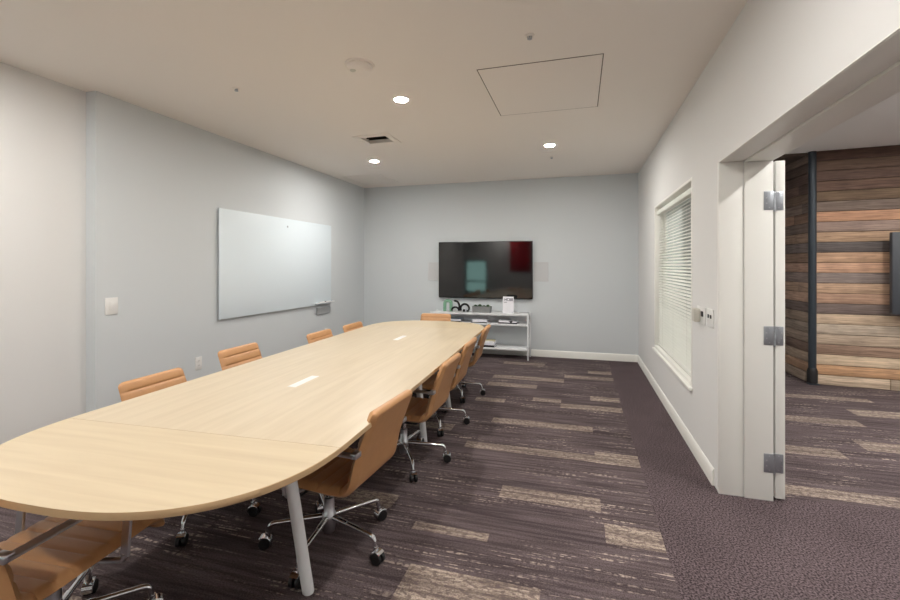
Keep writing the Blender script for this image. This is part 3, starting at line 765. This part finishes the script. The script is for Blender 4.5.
def build_chair(label):
    t = thing('office_chair', label, 'chair', group='tan leather office chairs')
    up = []
    up.append(obj('seat', shell(0, SPLIT, True, False), 'leather', t, 50))
    up.append(obj('backrest', shell(SPLIT, LT, False, True), 'leather', t, 50))
    for s in (-1, 1):
        bm = new(); y = s*.250
        path = fillet([(-.300, y, .572), (-.15, y, .575), (.060, y, .578), (.072, y, .50), (.060, y, .350)], .045, 7)
        strap(bm, path, .036, .011)
        a = obj('armrest', bm, 'brushed', t); up.append(a)
        bm = new(); box(bm, (-.312, min(y-s*.040, y+s*.008), .560), (-.282, max(y-s*.040, y+s*.008), .584), .004); obj('bracket', bm, 'brushed', a)
        bm = new(); tube(bm, fillet([(.060, y, .356), (.058, y*.98, .336), (.03, y*.3, .326), (.02, y*.1, .320)], .03), .010, 10); obj('cross_arm', bm, 'brushed', a)
    bm = new(); box(bm, (-.13, -.075, .285), (.11, .075, .338), .014); box(bm, (-.09, -.13, .334), (.12, .13, .348), .003); m = obj('tilt_mechanism', bm, 'black_mech', t); up.append(m)
    bm = new(); tube(bm, [(.04, .07, .308), (.04, .19, .306), (.04, .215, .306)], [.006, .006, .009], 10); obj('lever', bm, 'black_mech', m)
    bm = new(); lathe(bm, [(.016, .10), (.016, .25), (.016, .31)], 20); c = obj('gas_column', bm, 'chrome', t)
    bm = new(); lathe(bm, [(.020, .058), (.026, .064), (.030, .085), (.034, .12), (.034, .155), (.027, .165), (.025, .235), (.0165, .24)], 24); obj('hub', bm, 'brushed', t)
    legs = []
    bm = new()
    tube(bm, [(.030, 0, .140), (.12, 0, .133)], .0145, 12); tube(bm, fillet([(.11, 0, .1335), (.286, 0, .119), (.298, 0, .070)], .022, 6), .0115, 12)
    l0 = obj('leg', bm, 'chrome', t)
    bm = new()
    for s in (-1, 1): lathe(bm, [(.008, s*.006), (.026, s*.006), (.0275, s*.009), (.0275, s*.020), (.025, s*.023), (.008, s*.0235)], 22, (.311, 0, .0278), 'y')
    tube(bm, [(.311, -.024, .0278), (.311, .024, .0278)], .006, 10); obj('caster_wheel', bm, 'black_rubber', l0)
    bm = new()
    lathe(bm, [(.0115, .052), (.0125, .056), (.0125, .078), (.0118, .080)], 16, (.298, 0, 0))
    rings = []
    for q in range(9):
        a = math.radians(-10+q*17.5); r = .033
        o = Vector((.311-r*math.cos(a), 0, .0278+r*math.sin(a)))
        dn = Vector((-math.cos(a), 0, math.sin(a)))
        rings.append([o+Vector((0, -.021, 0)), o+Vector((0, .021, 0)), o+dn*.0035+Vector((0, .019, 0)), o+dn*.0035+Vector((0, -.019, 0))])
    loft(bm, rings); obj('caster_hood', bm, 'chrome', l0)
    legs.append(l0)
    for k in range(1, 5):
        l = l0.copy(); COL.objects.link(l); l.parent = t
        for ch in l0.children:
            c2 = ch.copy(); COL.objects.link(c2); c2.parent = l
        l.rotation_euler.z = 2*PI*k/5; legs.append(l)
    return t
proto = build_chair('')
for o in proto.children: o['slot'] = o.name.split('.')[0]
def copy_chair():
    r = proto.copy(); COL.objects.link(r)
    for ch in proto.children:
        c = ch.copy(); COL.objects.link(c); c.parent = r
        for g in ch.children:
            d = g.copy(); COL.objects.link(d); d.parent = c
    return r
#       x      y     facing  base   seat lift  label
chairs = [
    (-1.212, 1.965, 177, -13, 0.010, 'tan leather office chair on the aisle side, nearest the camera beside a white table leg'),
    (-1.205, 2.935, 180, -56, 0.012, 'tan leather office chair on the aisle side of the table, second from the camera'),
    (-1.260, 3.720, 182, 14, 0.000, 'tan leather office chair on the aisle side of the table, third from the camera'),
    (-1.305, 4.620, 184, 13, 0.000, 'tan leather office chair on the aisle side, farthest from the camera and nearest the console'),
    (-2.055, 2.015, 2, -62, 0.008, 'tan leather office chair on the whiteboard side, left of the wall outlet, nearest the camera'),
    (-2.135, 2.785, 2, 45, 0.035, 'tan leather office chair on the whiteboard side, just right of the wall outlet'),
    (-2.040, 3.720, 2, 46, 0.020, 'tan leather office chair on the whiteboard side, third along below the whiteboard'),
    (-2.025, 4.340, 2, 33, 0.020, 'tan leather office chair on the whiteboard side, farthest from the camera'),
    (-1.860, 5.350, 272, 12, 0.000, 'tan leather office chair at the far end of the table before the console'),
    (-1.825, 1.125, 94, -18, 0.000, 'tan leather office chair at the near end of the table, seat and armrest visible'),
]
made = [proto]+[copy_chair() for _ in chairs[1:]]
for r, (x, y, face, base, lift, label) in zip(made, chairs):
    r.location = (x, y, 0); r.rotation_euler.z = math.radians(face); r['label'] = label
    k = 0
    for ch in r.children:
        n = ch.name.split('.')[0]
        if n == 'leg':
            ch.rotation_euler.z = math.radians(base-face+72*k); k += 1
        elif n in ('seat', 'backrest', 'armrest', 'tilt_mechanism'):
            ch.location.z = lift
        if 'slot' in ch: del ch['slot']

# ------------------------------------------------------------------ daylight, camera, view
w = bpy.data.worlds.new('daylight'); S.world = w; w.use_nodes = True
bg = w.node_tree.nodes['Background']; bg.inputs['Color'].default_value = lin(180, 222, 214); bg.inputs['Strength'].default_value = 3.0

cam = bpy.data.cameras.new('camera'); co = bpy.data.objects.new('camera', cam); COL.objects.link(co)
co.location = (0, 0, 1.40); co.rotation_euler = (PI/2, 0, math.atan(129.3/441))
cam.sensor_width = 36; cam.lens = 441/900*36; cam.shift_y = -34/900; cam.clip_start = .02
S.camera = co
S.view_settings.view_transform = 'Standard'; S.view_settings.look = 'None'; S.view_settings.gamma = 1.0; S.view_settings.use_curve_mapping = False
S.view_settings.exposure = 0.52
S.cycles.use_denoising = True
S.cycles.max_bounces = 10; S.cycles.diffuse_bounces = 6
S.cycles.sample_clamp_indirect = 8.0
